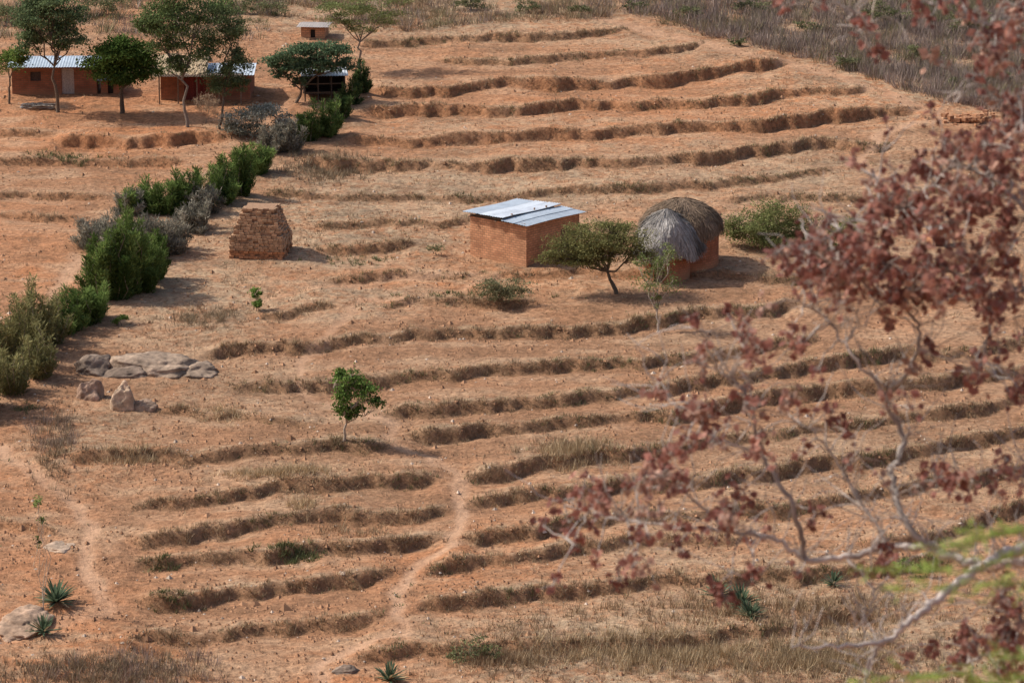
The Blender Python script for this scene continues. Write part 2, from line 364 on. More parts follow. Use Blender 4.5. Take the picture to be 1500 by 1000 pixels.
# ------------------------------------------------------------------ GRASS on banks
mb=MB(); STRAW=np.array((.52,.395,.245)); DULL=np.array((.24,.185,.12)); GRN=np.array((.15,.16,.075)); TAN=np.array((.38,.275,.17))
for b in BANKS:
    xs,ys,a,r,g,k=b; L=xs[-1]-xs[0]; n=int(L*23*g)
    x=rng.uniform(xs[0],xs[-1],n); f=bank_f(b,x); keep=rng.uniform(0,1,n)<(f*1.25*(.10+1.4*vn(x,k*2.2,.9,20))); x=x[keep]; n=len(x)
    d=rng.normal(size=n)*.25+.10; up=d>.2; y=bank_y(b,x)+d
    t=rng.uniform(0,1,(n,1)); gr=(vn(x,y,2.5,21)>.64)[:,None]
    col=DULL*(1-t)+TAN*t; col=np.where(up[:,None]&(rng.uniform(size=(n,1))<.5),STRAW,col); col=np.where(gr&(rng.uniform(size=(n,1))<.35),GRN,col)
    tuft_pts(mb,x,y,rng.uniform(.10,.34,n)*(.6+.3*g)*(.6+.8*vn(x,y,.9,28)),.12,10,col,.026,.5)
mb.build('terrace_bank_grass',[GRS])
mb=MB(); n=90000
uu=rng.uniform(-40,1540,n); vv=1010*rng.uniform(0,1,n)**1.15; x,y=plane(uu,vv)
g=np.clip(blobs(GRASS,x,y),0,1)*(.2+1.3*vn(x,y,1.6,22)*vn(x,y,5,23)*2)*(1-path_m(x,y))
k=rng.uniform(0,1,n)<(g*.46+.007); x,y,g=x[k],y[k],g[k]; n=len(x)
t=rng.uniform(0,1,(n,1)); q=vn(x,y,3,24)[:,None]; col=np.where(q>.5,STRAW*(1-t)+TAN*t,DULL*1.15*(1-t)+TAN*t)
u_,v_=proj(x,y,S*(y-190)); tall=np.where((v_>900)&(u_>600),1.6,1.)
tuft_pts(mb,x,y,rng.uniform(.08,.28,n)*tall,.16,8,col,.026,.6)
for (u,v,ru,rv,cnt,h,cc) in [(835,665,50,14,220,.6,STRAW*.9),(440,745,20,14,50,.5,STRAW),(470,245,60,18,300,.5,DULL*1.3),(980,955,150,22,600,.65,STRAW*.9),(1200,960,120,25,450,.6,STRAW*.8),(740,965,60,15,200,.5,TAN),
   (190,672,40,8,90,.5,STRAW),(410,700,70,8,200,.5,STRAW),(80,655,30,45,160,.5,DULL*1.3),(150,985,130,25,400,.5,DULL*1.2),(300,465,60,10,160,.4,DULL*1.4),(520,780,60,8,60,.4,TAN),(1120,890,200,25,500,.55,TAN),(330,605,30,12,50,.5,STRAW)]:
    x,y=plane(u+rng.normal(size=cnt)*ru*.6,v+rng.normal(size=cnt)*rv*.6)
    tuft_pts(mb,x,y,rng.uniform(.5,1.1,cnt)*h,.16,11,np.tile(cc,(cnt,1))*rng.uniform(.75,1.2,(cnt,1)),.026,.5)
mb.build('dry_meadow_grass',[GRS])
mb=MB(); n=2600; x,y=plane(rng.uniform(-20,1520,n),rng.uniform(40,1005,n)); k=vn(x,y,4,26)>.55; x,y=x[k],y[k]
tuft_pts(mb,x,y,rng.uniform(.05,.14,len(x)),.12,8,np.tile((.17,.17,.085),(len(x),1)),.04,.9)
for (u,v,ru,rv,cnt,h) in [(430,812,40,7,90,.35),(250,880,35,5,30,.3),(240,822,12,4,14,.3),(90,228,50,8,60,.4),(700,435,80,6,60,.3),(530,380,50,10,50,.25),(40,598,15,6,20,.3)]:
    x,y=plane(u+rng.normal(size=cnt)*ru*.6,v+rng.normal(size=cnt)*rv*.6)
    tuft_pts(mb,x,y,rng.uniform(.5,1.1,cnt)*h,.12,12,np.tile((.15,.165,.075),(cnt,1)),.035,.6)
mb.build('green_weeds',[GRS])
mb=MB(); n=42000; x,y=plane(rng.uniform(-40,1540,n),rng.uniform(30,1005,n)); k=rng.uniform(size=n)<(.35+.9*(vn(x,y,3,27)-.3))*(1-path_m(x,y)); x,y=x[k],y[k]; n=len(x)
zz=terrain(x,y); s=rng.gamma(2.2,.018,n)[:,None]+.018; o6=np.array([(1,0,0),(-.2,1,.1),(-1,-.1,0),(.1,-1,0),(0,.1,.8),(.4,.5,.6)])
v=np.column_stack([x,y,zz])[:,None]+(o6[None]*rng.uniform(.6,1.3,(n,6,3)))*s[:,None]
f=(np.array([(0,5,4),(0,1,5),(1,4,5),(1,2,4),(2,3,4),(3,0,4)])[None]+np.arange(n)[:,None,None]*6).reshape(-1,3)
pc=np.where(rng.uniform(size=(n,1))<.06,np.array((.55,.43,.33)),np.array((.38,.21,.12)))*rng.uniform(.7,1.25,(n,1))
mb.add(v.reshape(-1,3),f,np.repeat(pc,6,0)); mb.build('soil_clods',[CLOD])
# ------------------------------------------------------------------ SCRUB upper right and top
mb=MB()
def scrub(uv,cnt,hr,cols,nb=26,sp=.5,wd=.035,th=.33):
    uv=np.array(uv); lo=uv.min(0);hi=uv.max(0); q=rng.uniform(lo,hi,(cnt*4,2)); ins=np.zeros(len(q),bool); j=len(uv)-1
    for i in range(len(uv)):
        xi,yi=uv[i];xj,yj=uv[j]
        ins^=((yi>q[:,1])!=(yj>q[:,1]))&(q[:,0]<(xj-xi)*(q[:,1]-yi)/(yj-yi+1e-9)+xi); j=i
    q=q[ins][:cnt]; x,y=plane(q[:,0],q[:,1]); k=vn(x,y,5,30)>th; x,y=x[k],y[k]; n=len(x)
    ci=rng.integers(0,len(cols),n); col=np.array(cols)[ci]*rng.uniform(.75,1.25,(n,1))
    tuft_pts(mb,x,y,rng.uniform(*hr,n),sp,nb,col,wd,.45)
PU=(.30,.235,.20); OL=(.25,.22,.125); GN=(.14,.16,.065)
scrub([(900,-30),(1560,-30),(1560,195),(1490,180),(1420,160),(1300,122),(1200,92),(1100,68),(1000,42),(920,20)],2600,(.4,1.1),[PU,PU,PU,OL],34,.55,.035,.2)
scrub([(1200,-40),(1560,-40),(1560,60),(1380,40)],450,(.5,1.2),[GN,OL,OL],34)
scrub([(360,-30),(900,-30),(900,28),(600,45),(370,22)],1100,(.3,.8),[OL,PU,TAN*.8,TAN],28,.5,.035,.25)
scrub([(-40,-40),(420,-40),(380,60),(-40,60)],600,(.4,1.),[OL,GN,PU],26)
scrub([(-40,945),(300,950),(340,1020),(-40,1020)],160,(.3,.7),[PU,(.3,.2,.16),TAN],26,.35,.022)
scrub([(40,610),(110,610),(110,690),(60,700)],40,(.4,.8),[PU,(.3,.22,.17)],26,.3,.018)
mb.build('scrub_thicket',[GRS])
for (u,v,s) in [(1300,20,40),(1420,30,45),(1240,90,25),(930,10,20),(1010,18,25),(1100,8,30),(770,8,26),(690,5,26),(400,12,28),(1350,80,30),(1460,110,26),(1080,60,14),(350,8,30),(150,8,40),(20,20,40),(1500,60,30),(1180,40,22),(1400,120,18),(850,14,18)]:
    plant('scrub_bush',u,v+s*.4,[(u-s*.4,v-s*.1,s*.6,s*.4),(u+s*.4,v,s*.6,s*.35)],.45,.16,.08,(.08,.09,.045),(.12,.12,.06),.03,mult=3,sub=9)
mb=MB(); nt_=260
X=rng.uniform(-260,260,nt_); Y=rng.uniform(292,900,nt_); Zt=terrain(X,Y)
for i in range(nt_):
    h=rng.uniform(2,5); c=np.array([X[i],Y[i],Zt[i]+h*.65]); n=180
    q=c+rng.normal(size=(n,3))*np.array([h*.3,h*.3,h*.18]); leaves(mb,q,.7,.4,np.tile((.08,.095,.04),(n,1))*rng.uniform(.6,1.4,(n,1)))
    tube(mb,[(X[i],Y[i],Zt[i]-.2),tuple(c)],[.15,.06],(.15,.12,.09),1,5)
mb.build('distant_savanna_trees',[LEAF,BARK])
# ------------------------------------------------------------------ HEDGE
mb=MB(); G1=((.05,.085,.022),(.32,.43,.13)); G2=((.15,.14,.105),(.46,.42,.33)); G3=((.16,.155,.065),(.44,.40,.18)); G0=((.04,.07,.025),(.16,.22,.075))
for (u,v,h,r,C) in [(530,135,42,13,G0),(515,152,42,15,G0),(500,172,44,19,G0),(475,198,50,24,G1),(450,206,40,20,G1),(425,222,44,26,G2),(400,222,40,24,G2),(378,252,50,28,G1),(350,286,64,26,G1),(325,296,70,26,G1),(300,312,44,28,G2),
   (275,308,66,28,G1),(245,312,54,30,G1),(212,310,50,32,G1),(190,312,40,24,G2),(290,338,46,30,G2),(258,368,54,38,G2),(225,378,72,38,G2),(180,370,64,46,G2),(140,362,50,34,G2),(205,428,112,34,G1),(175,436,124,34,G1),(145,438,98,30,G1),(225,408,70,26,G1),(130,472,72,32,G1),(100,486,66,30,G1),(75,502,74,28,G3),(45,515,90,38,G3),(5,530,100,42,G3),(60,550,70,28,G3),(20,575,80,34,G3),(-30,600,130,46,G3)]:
    b=gp(u,v); k=ppm(u,v); H=h/k*rng.uniform(.9,1.1); R=r/k; dn=.34 if C is G3 else (.62 if C is G2 else .72)
    for s in range(22):
        a=rng.uniform(0,2*math.pi); rr=R*math.sqrt(rng.uniform())*1.05; top=b+np.array([math.cos(a)*rr,math.sin(a)*rr,H*rng.uniform(.3,1.12)*(1-.4*(rr/R)**2)])
        root=b+np.array([math.cos(a)*rr*.4,math.sin(a)*rr*.4,-.1]); lp=wig(root,top,5,.06); tube(mb,lp,np.linspace(.04,.012,5),(.26,.21,.15),1,5)
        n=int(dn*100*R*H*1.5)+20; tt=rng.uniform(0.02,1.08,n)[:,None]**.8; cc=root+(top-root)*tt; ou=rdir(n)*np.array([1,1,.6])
        q=cc+ou*R*.24*rng.uniform(.2,1.3,(n,1)); w=np.clip(rng.uniform(0,1,(n,1))*.5+.25*tt,0,1)*rng.uniform(.05,1.4)  # light painted in: leaves brighten up each stem, stem tone random
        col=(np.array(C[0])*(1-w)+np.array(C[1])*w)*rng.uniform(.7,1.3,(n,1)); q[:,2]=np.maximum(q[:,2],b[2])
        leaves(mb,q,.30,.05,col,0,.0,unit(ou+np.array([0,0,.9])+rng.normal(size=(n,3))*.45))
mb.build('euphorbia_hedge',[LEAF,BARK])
# ------------------------------------------------------------------ TREES
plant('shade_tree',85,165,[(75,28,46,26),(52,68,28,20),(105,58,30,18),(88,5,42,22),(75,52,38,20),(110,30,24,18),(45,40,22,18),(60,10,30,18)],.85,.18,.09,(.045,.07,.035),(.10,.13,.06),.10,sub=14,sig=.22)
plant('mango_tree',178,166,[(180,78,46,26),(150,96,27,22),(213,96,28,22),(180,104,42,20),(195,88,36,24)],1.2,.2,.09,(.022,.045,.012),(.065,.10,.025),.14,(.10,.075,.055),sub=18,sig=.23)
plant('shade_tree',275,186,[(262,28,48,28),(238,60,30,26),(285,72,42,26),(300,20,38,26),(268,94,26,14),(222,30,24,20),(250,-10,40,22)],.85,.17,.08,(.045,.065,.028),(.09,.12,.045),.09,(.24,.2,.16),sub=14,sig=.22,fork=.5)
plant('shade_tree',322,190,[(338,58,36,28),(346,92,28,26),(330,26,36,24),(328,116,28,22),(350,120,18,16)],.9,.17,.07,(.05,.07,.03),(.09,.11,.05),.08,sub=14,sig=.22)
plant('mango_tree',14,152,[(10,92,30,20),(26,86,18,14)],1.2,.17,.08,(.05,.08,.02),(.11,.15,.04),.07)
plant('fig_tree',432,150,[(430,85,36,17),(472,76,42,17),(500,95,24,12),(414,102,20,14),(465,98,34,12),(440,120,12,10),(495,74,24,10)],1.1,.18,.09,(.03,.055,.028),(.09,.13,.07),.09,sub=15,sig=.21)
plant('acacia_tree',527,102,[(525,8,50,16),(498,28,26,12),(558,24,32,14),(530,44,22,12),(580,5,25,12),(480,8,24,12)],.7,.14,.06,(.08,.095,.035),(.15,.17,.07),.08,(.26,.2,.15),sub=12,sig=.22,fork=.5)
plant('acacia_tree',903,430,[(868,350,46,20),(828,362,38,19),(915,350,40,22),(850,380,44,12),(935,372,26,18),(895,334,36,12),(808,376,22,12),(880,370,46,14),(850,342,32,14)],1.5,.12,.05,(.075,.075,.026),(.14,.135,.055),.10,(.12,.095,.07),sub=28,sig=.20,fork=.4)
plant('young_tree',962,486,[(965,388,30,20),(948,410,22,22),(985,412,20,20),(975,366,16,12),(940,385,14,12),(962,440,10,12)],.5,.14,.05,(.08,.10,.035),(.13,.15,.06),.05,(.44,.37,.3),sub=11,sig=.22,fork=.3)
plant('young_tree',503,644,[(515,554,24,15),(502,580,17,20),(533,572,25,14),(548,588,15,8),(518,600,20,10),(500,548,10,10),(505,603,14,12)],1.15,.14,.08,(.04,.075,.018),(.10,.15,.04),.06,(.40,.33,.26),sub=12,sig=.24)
plant('shrub',376,456,[(376,430,10,10),(375,445,11,9)],1.8,.12,.07,(.05,.09,.02),(.11,.16,.04),.02,mult=3,sub=8)
plant('shrub',176,478,[(176,468,12,8)],1.8,.12,.07,(.05,.09,.02),(.11,.16,.04),.02,mult=3,sub=8)
plant('thorn_bush',1135,362,[(1098,332,36,26),(1140,322,38,26),(1175,336,28,22),(1075,338,20,20),(1130,345,50,16)],1.7,.13,.055,(.09,.10,.035),(.14,.15,.06),.03,mult=5,sub=24,sig=.24)
plant('thorn_bush',1232,362,[(1235,338,28,22),(1210,345,20,16)],1.2,.13,.055,(.08,.095,.035),(.13,.14,.05),.03,mult=4,sub=14,sig=.24)
plant('thorn_bush',735,440,[(718,418,26,14),(750,422,28,14),(735,426,26,12)],1.3,.13,.05,(.09,.09,.045),(.14,.135,.075),.03,mult=4,sub=16,sig=.24)
plant('flowering_shrub',378,200,[(350,176,26,20),(385,170,34,18),(418,180,24,16),(365,188,36,12)],1.1,.13,.08,(.11,.115,.075),(.22,.21,.17),.03,mult=5,sub=14)
plant('bare_shrub',302,180,[(292,155,12,14),(308,150,14,14),(318,160,12,12)],.6,.25,.02,(.28,.2,.13),(.26,.19,.13),.02,(.3,.22,.16),mult=4,sub=12,up=.6)
plant('shrub',700,965,[(690,945,30,14),(670,960,20,10),(720,955,20,10)],.5,.13,.06,(.10,.10,.055),(.12,.13,.06),.03,mult=4,sub=10)
plant('shrub',640,372,[(638,362,15,8)],1,.12,.05,(.09,.09,.045),(.16,.15,.08),.02,mult=3,sub=8)
plant('shrub',1350,845,[(1340,832,30,12)],1,.12,.05,(.06,.09,.03),(.12,.15,.05),.02,mult=3,sub=8)
plant('pole_sapling',63,893,[(62,735,7,10),(68,760,6,8),(60,790,5,8)],.6,.15,.06,(.06,.09,.03),(.12,.15,.05),.03,(.5,.43,.34),sub=4,sig=.4,fork=1.)
# ------------------------------------------------------------------ AGAVES
def agave(u,v,wpx,col=(.11,.155,.095)):
    b=gp(u,v); R=wpx/2/ppm(u,v)*1.05; mb=MB()
    for i in range(54):
        a=rng.uniform(0,2*math.pi); e=math.radians(rng.uniform(8,85)); L=R*rng.uniform(.8,1.15)*(1.0+.2*math.sin(e)); w=R*.065
        d=np.array([math.cos(a),math.sin(a),0]); s=np.array([-math.sin(a),math.cos(a),0]); V=[]
        for t,ww in ((0,.8),(.35,1.1),(.7,.8),(1,0.05)):
            p=b+d*L*t*math.cos(e)+np.array([0,0,L*t*math.sin(e)-.12*L*t*t+.05]); n_=np.array([0,0,1])*math.cos(e)-d*math.sin(e)
            V+= [p-s*w*ww+n_*w*.5*ww,p,p+s*w*ww+n_*w*.5*ww]
        f=[]
        for j in range(3): f+=[(j*3,j*3+1,j*3+4,j*3+3),(j*3+1,j*3+2,j*3+5,j*3+4)]
        dry=rng.uniform()<.15
        mb.add(V,f,np.array((.35,.27,.16) if dry else col)*rng.uniform(.6,1.6),0,True)
    mb.build('agave_plant',[LEAF],tuple(b))
for a in [(82,884,66),(64,928,54),(570,998,54),(1050,875,60),(1085,890,62),(1098,905,50),(1220,858,40)]: agave(*a)
# ------------------------------------------------------------------ BOULDERS
def boulder(name,parts):
    u0,v0=parts[0][0],parts[0][1]; b0=gp(u0,v0); mb=MB()
    for (u,v,ru,h,dep,col,cuts) in parts:
        b=gp(u,v); k=ppm(u,v); rx=ru/k; rz=h/k; n1,n2=64,34; th=np.linspace(0,2*math.pi,n1,endpoint=False); ph=np.linspace(-.5*math.pi*.6,.5*math.pi,n2)
        T,Ph=np.meshgrid(th,ph); q=np.stack([np.cos(Ph)*np.cos(T),np.cos(Ph)*np.sin(T),np.sin(Ph)],-1)
        for c_ in range(cuts):
            n_=unit(rng.normal(size=3)+np.array([0,-.3,.5])); o_=rng.uniform(.55,.85); dd=np.maximum(q@n_-o_,0); q=q-dd[...,None]*n_*.93
        X,Y,Z=q[...,0],q[...,1],q[...,2]; sd=rng.uniform(0,100)
        r=1+.30*(vn(X*1.5+sd,Y*1.5+Z*1.5,1,40)-.5)+.18*(vn(X*4+sd,Y*4+Z*5,1,41)-.5)+.09*(vn(X*9+sd,Y*9+Z*9,1,44)-.5)
        vv=np.stack([b[0]+X*rx*r,b[1]+dep/2+Y*dep*r,b[2]+Z*rz*r-.04],-1).reshape(-1,3)
        I=np.arange(n1*n2).reshape(n2,n1); f=np.stack([I[:-1],np.roll(I,-1,1)[:-1],np.roll(I,-1,1)[1:],I[1:]],-1).reshape(-1,4)
        cc=np.array(col)*(.35+1.2*fb(vv[:,0],vv[:,1]+vv[:,2],.7,43,4))[:,None]; mb.add(vv,f,cc,0,True)
    mb.build(name,[ROCK],tuple(b0))
RC=(.34,.245,.175); RD=(.22,.16,.12)
boulder('rock_outcrop',[(218,548,74,26,1.9,RC,6),(140,549,34,24,1.2,RD,6),(285,548,32,13,1.2,RC,5),(185,553,40,14,1.,RD,5)])
boulder('boulder',[(180,601,28,50,.5,(.50,.36,.25),14)])
boulder('boulder',[(132,584,24,34,.7,(.36,.235,.165),9)])
boulder('boulder',[(208,602,22,22,.5,(.30,.205,.145),10)])
boulder('rock_slab',[(85,806,24,6,1.0,RC,4)])
boulder('rock_slab',[(30,925,40,20,1.9,(.42,.28,.19),5)])
boulder('boulder',[(508,985,24,14,.4,RD,8)])
boulder('boulder',[(45,158,18,8,.4,(.25,.22,.2),6)])
mb=MB()
for i in range(70):
    c=gp(1425+rng.normal()*16,177+rng.normal()*3); s=rng.uniform(.12,.32); c[2]+=rng.uniform(0,.35)
    t_=rng.uniform(0,3.14); q=np.array([(x,y,z) for z in(-.5,.3) for x,y in((-.6,-.4),(.6,-.4),(.6,.4),(-.6,.4))])*s; q=np.column_stack([q[:,0]*math.cos(t_)-q[:,1]*math.sin(t_),q[:,0]*math.sin(t_)+q[:,1]*math.cos(t_),q[:,2]])+c
    mb.add(q,[(0,3,2,1),(4,5,6,7),(0,1,5,4),(1,2,6,5),(2,3,7,6),(3,0,4,7)],np.array((.43,.215,.115))*rng.uniform(.7,1.2))
mb.build('brick_rubble_pile',[BRK1])
# ------------------------------------------------------------------ BRICK KILN
b=gp(380,379); k=ppm(380,379); W=80/k; Hh=70/k/.97; mb=MB(); nl=19; lh=Hh/nl
for i in range(nl):
    t=i/nl; w=W*(1 if t<.35 else 1-.42*((t-.35)/.65)**.9)*.5; sh=.06*(t); dd=w*.85
    box(mb,-w+sh+.09,w+sh-.09,-dd+.09,dd-.09,i*lh-(.1 if i==0 else 0),(i+1)*lh,(.32,.19,.115))
    for side in range(4):
        Ls=(2*w if side%2==0 else 2*dd); nb=max(3,int(Ls/.27)); ln=Ls/nb
        for j in range(nb):
            if rng.uniform()<.07+.45*(t>.88): continue
            s=-Ls/2+j*ln+(ln*.5 if i%2 else 0)*.6; o=rng.normal()*.035; g=.012
            col=np.array((.46,.285,.17) if t>.12 else (.48,.23,.115))*rng.uniform(.68,1.18)
            z0=i*lh+.004; z1=(i+1)*lh-.008; e0,e1=s+g,min(s+ln-g,Ls/2)
            if e1-e0<.04: continue
            if side==0: box(mb,e0+sh,e1+sh,-dd+o,-dd+.15+o,z0,z1,col)
            elif side==2: box(mb,e0+sh,e1+sh,dd-.15+o,dd+o,z0,z1,col)
            elif side==1: box(mb,w-.15+o+sh,w+o+sh,e0*.93,e1*.93,z0,z1,col)
            else: box(mb,-w+o+sh,-w+.15+o+sh,e0*.93,e1*.93,z0,z1,col)
ob=mb.build('brick_kiln_stack',[BRK1],(b[0],b[1]+W*.4,b[2]),rotz=math.radians(-9))
# ------------------------------------------------------------------ corrugated sheet
def sheet(mb,x0,x1,y0,y1,zf,col,along='x',per=.18,amp=.018):
    if along=='x':
        ys=np.arange(y0,y1+1e-6,per/4); xs=np.linspace(x0,x1,6); X,Y=np.meshgrid(xs,ys); w=np.sin(Y/per*2*math.pi)
    else:
        xs=np.arange(x0,x1+1e-6,per/4); ys=np.linspace(y0,y1,6); X,Y=np.meshgrid(xs,ys); w=np.sin(X/per*2*math.pi)
    Z=zf(X,Y)+amp*w; n,m_=X.shape; I=np.arange(n*m_).reshape(n,m_)
    f=np.stack([I[:-1,:-1],I[:-1,1:],I[1:,1:],I[1:,:-1]],-1).reshape(-1,4); v=np.stack([X,Y,Z],-1).reshape(-1,3)
    mb.add(v,f,col,0,True); mb.add(v-np.array([0,0,.012]),f[:,::-1],np.array(col)*.5,0,True)
# ------------------------------------------------------------------ MAIN BRICK HOUSE
A=gp(689,373);B=gp(771,392); e2=(A-B)[:2]; La=float(np.hypot(*e2)); rz=math.atan2(-e2[0],e2[1]); k=ppm(771,392); Lb=79/k/math.cos(rz); Hw=60/k/.97; zb=min(A[2],B[2])-.05
E=empty('brick_house',(B[0],B[1],zb),rz)
mb=MB(); t=.22; Hb=Hw+.05
box(mb,0,t,t,La-t,-.4,Hb,(1,1,1)); box(mb,0,Lb,La-t,La,-.4,Hb,(1,1,1)); box(mb,Lb-t,Lb,t,La-t,-.4,Hb,(1,1,1))
dx0,dx1=2.9,3.7
box(mb,0,dx0,0,t,-.4,Hb,(1,1,1)); box(mb,dx1,Lb,0,t,-.4,Hb,(1,1,1)); box(mb,dx0,dx1,0,t,1.7,Hb,(1,1,1)); box(mb,dx0,dx1,0,t,-.4,.04,(1,1,1))
mb.build('walls',[BRICK],parent=E)
mb=MB(); [box(mb,dx0+i*.16+.004,dx0+(i+1)*.16-.004,.08,.12,.05,1.69,np.array((.2,.12,.08))*rng.uniform(.8,1.2)) for i in range(5)]; mb.build('door',[WOOD],parent=E)
mb=MB()
for y in (.15,La*.5,La-.15): box(mb,-.25,Lb+.2,y-.04,y+.04,Hb+.003,Hb+.08,(.2,.14,.1))
box(mb,-.02,.08,0.02,La,Hb+.083,Hb+.12,(.2,.14,.1)); mb.build('roof_beams',[WOOD],parent=E)
mb=MB(); zr=Hb+.15; C=[(.68,.72,.77),(.52,.58,.64),(.72,.76,.80),(.45,.50,.55)]
ys=[-.28,.62,1.5]
for i in range(2): sheet(mb,-.30-.08*i,Lb+.28,ys[i]-.05,ys[i+1]+.05,lambda X,Y:zr-.04+.06*(Y)/1.5+.015*i+.03*np.sin(X*.9),np.array(C[1])*(.88+.14*i),'x')
ys=[1.42,2.3,3.15,La+.32]
for i in range(3): sheet(mb,-.34+.04*i,Lb+.1-.12*i,ys[i],ys[i+1]+.06,lambda X,Y:zr+.16-.035*(Y-1.4)+.012*i+.03*np.sin(X*1.3+1),C[(i*2)%3],'x')
mb.build('metal_roof',[METAL],parent=E)
mb=MB()
for i in range(3):
    xx,yy=rng.uniform(.2,Lb-.3),rng.uniform(1.2,1.6); s=rng.uniform(.05,.07); box(mb,xx,xx+s*1.5,yy,yy+s,zr+.1,zr+.19+s,(.3,.2,.14))
mb.build('roof_stones',[ROCK],parent=E)
# ------------------------------------------------------------------ THATCHED HUTS
def hut(name,u,v,Rw,Rt,zw,ze,za,tcol,tcol2,brick,N_=12000,px=1.0,seed=0.,lumpa=.05,pz=1.9):
    b=gp(u,v); E=empty(name,(b[0],b[1],b[2])); mb=MB(); n=64
    th=np.linspace(0,2*math.pi,n,endpoint=False); door0,door1=-2.2,-1.8
    for r,sgn in ((Rw,1),(Rw-.2,-1)):
        v_=np.array([(r*math.cos(a),r*math.sin(a),z) for z in(-.5,zw) for a in th]); f=[(i,(i+1)%n,n+(i+1)%n,n+i) for i in range(n) if not(door0<((th[i]+math.pi)%(2*math.pi)-math.pi)<door1)]
        mb.add(v_,f if sgn>0 else [q[::-1] for q in f],(1,1,1),0,True)
    mb.build('round_wall',[brick],parent=E)
    mb=MB(); box(mb,-.4,.4,-.03,.03,-.1,zw*.95,(.1,.07,.05)); o=mb.build('door',[WOOD],parent=E); o.location=(math.cos(-2.0)*(Rw-.06),math.sin(-2.0)*(Rw-.06),0); o.rotation_euler[2]=-2.0+math.pi/2
    mb=MB()
    def surf(t,a):
        r=Rt*np.sin(np.clip(t,0,1.2)*math.pi/2*.92)**px/np.sin(math.pi/2*.92)**px
        z=ze+(za-ze)*(1-t**pz*.7-.3*t)
        lump=1+lumpa*np.sin(a*3+t*4+seed)+lumpa*.7*np.sin(a*7+seed*2)*t
        return np.stack([r*lump*np.cos(a),r*lump*np.sin(a),z+lumpa*1.3*np.sin(a*5+t*9+seed)*t],-1)
    m_=16; T,Ag=np.meshgrid(np.linspace(.001,1,m_),th,indexing='ij'); v_=surf(T,Ag).reshape(-1,3); I=np.arange(m_*n).reshape(m_,n)
    f=np.stack([I[:-1],I[1:],np.roll(I,-1,1)[1:],np.roll(I,-1,1)[:-1]],-1).reshape(-1,4); mb.add(v_*np.array([.98,.98,1])-np.array([0,0,.04]),f,np.array(tcol)*.6,0,True)
    tt=np.sqrt(rng.uniform(0,1,N_)); aa=rng.uniform(0,2*math.pi,N_); p0=surf(tt,aa); p1=surf(np.minimum(tt+.16,1.12),aa+rng.normal(size=N_)*.06)
    p1=p1+rng.normal(size=(N_,3))*.07; p0=p0+np.column_stack([np.zeros(N_),np.zeros(N_),rng.uniform(0,.08,N_)]); s=np.column_stack([-np.sin(aa),np.cos(aa),rng.normal(size=N_)*.3])*.02
    v_=np.stack([p0-s,p0+s,p1+s*.5,p1-s*.5],1).reshape(-1,3); w=rng.uniform(0,1,(N_,1)); patch=(.4+1.2*fb(np.cos(aa)*tt*Rt+seed,np.sin(aa)*tt*Rt,.7,45,3))[:,None]
    cc=(np.array(tcol)*(1-w)+np.array(tcol2)*w)*patch*rng.uniform(.7,1.25,(N_,1)); mb.add(v_,np.arange(N_*4).reshape(-1,4),np.repeat(cc,4,0))
    mb.build('thatch_roof',[THAT],parent=E); return E
kk=ppm(996,380)
hut('thatched_brick_hut',998,385,54/kk,61/kk,2.15,2.0,3.55,(.14,.10,.07),(.235,.17,.12),BRICKR,seed=1.)
hut('thatched_grey_hut',976,398,34/kk,48/kk,1.35,1.3,3.42,(.25,.225,.205),(.43,.395,.36),BRICKR,px=.95,seed=4.,lumpa=.10,pz=1.4)
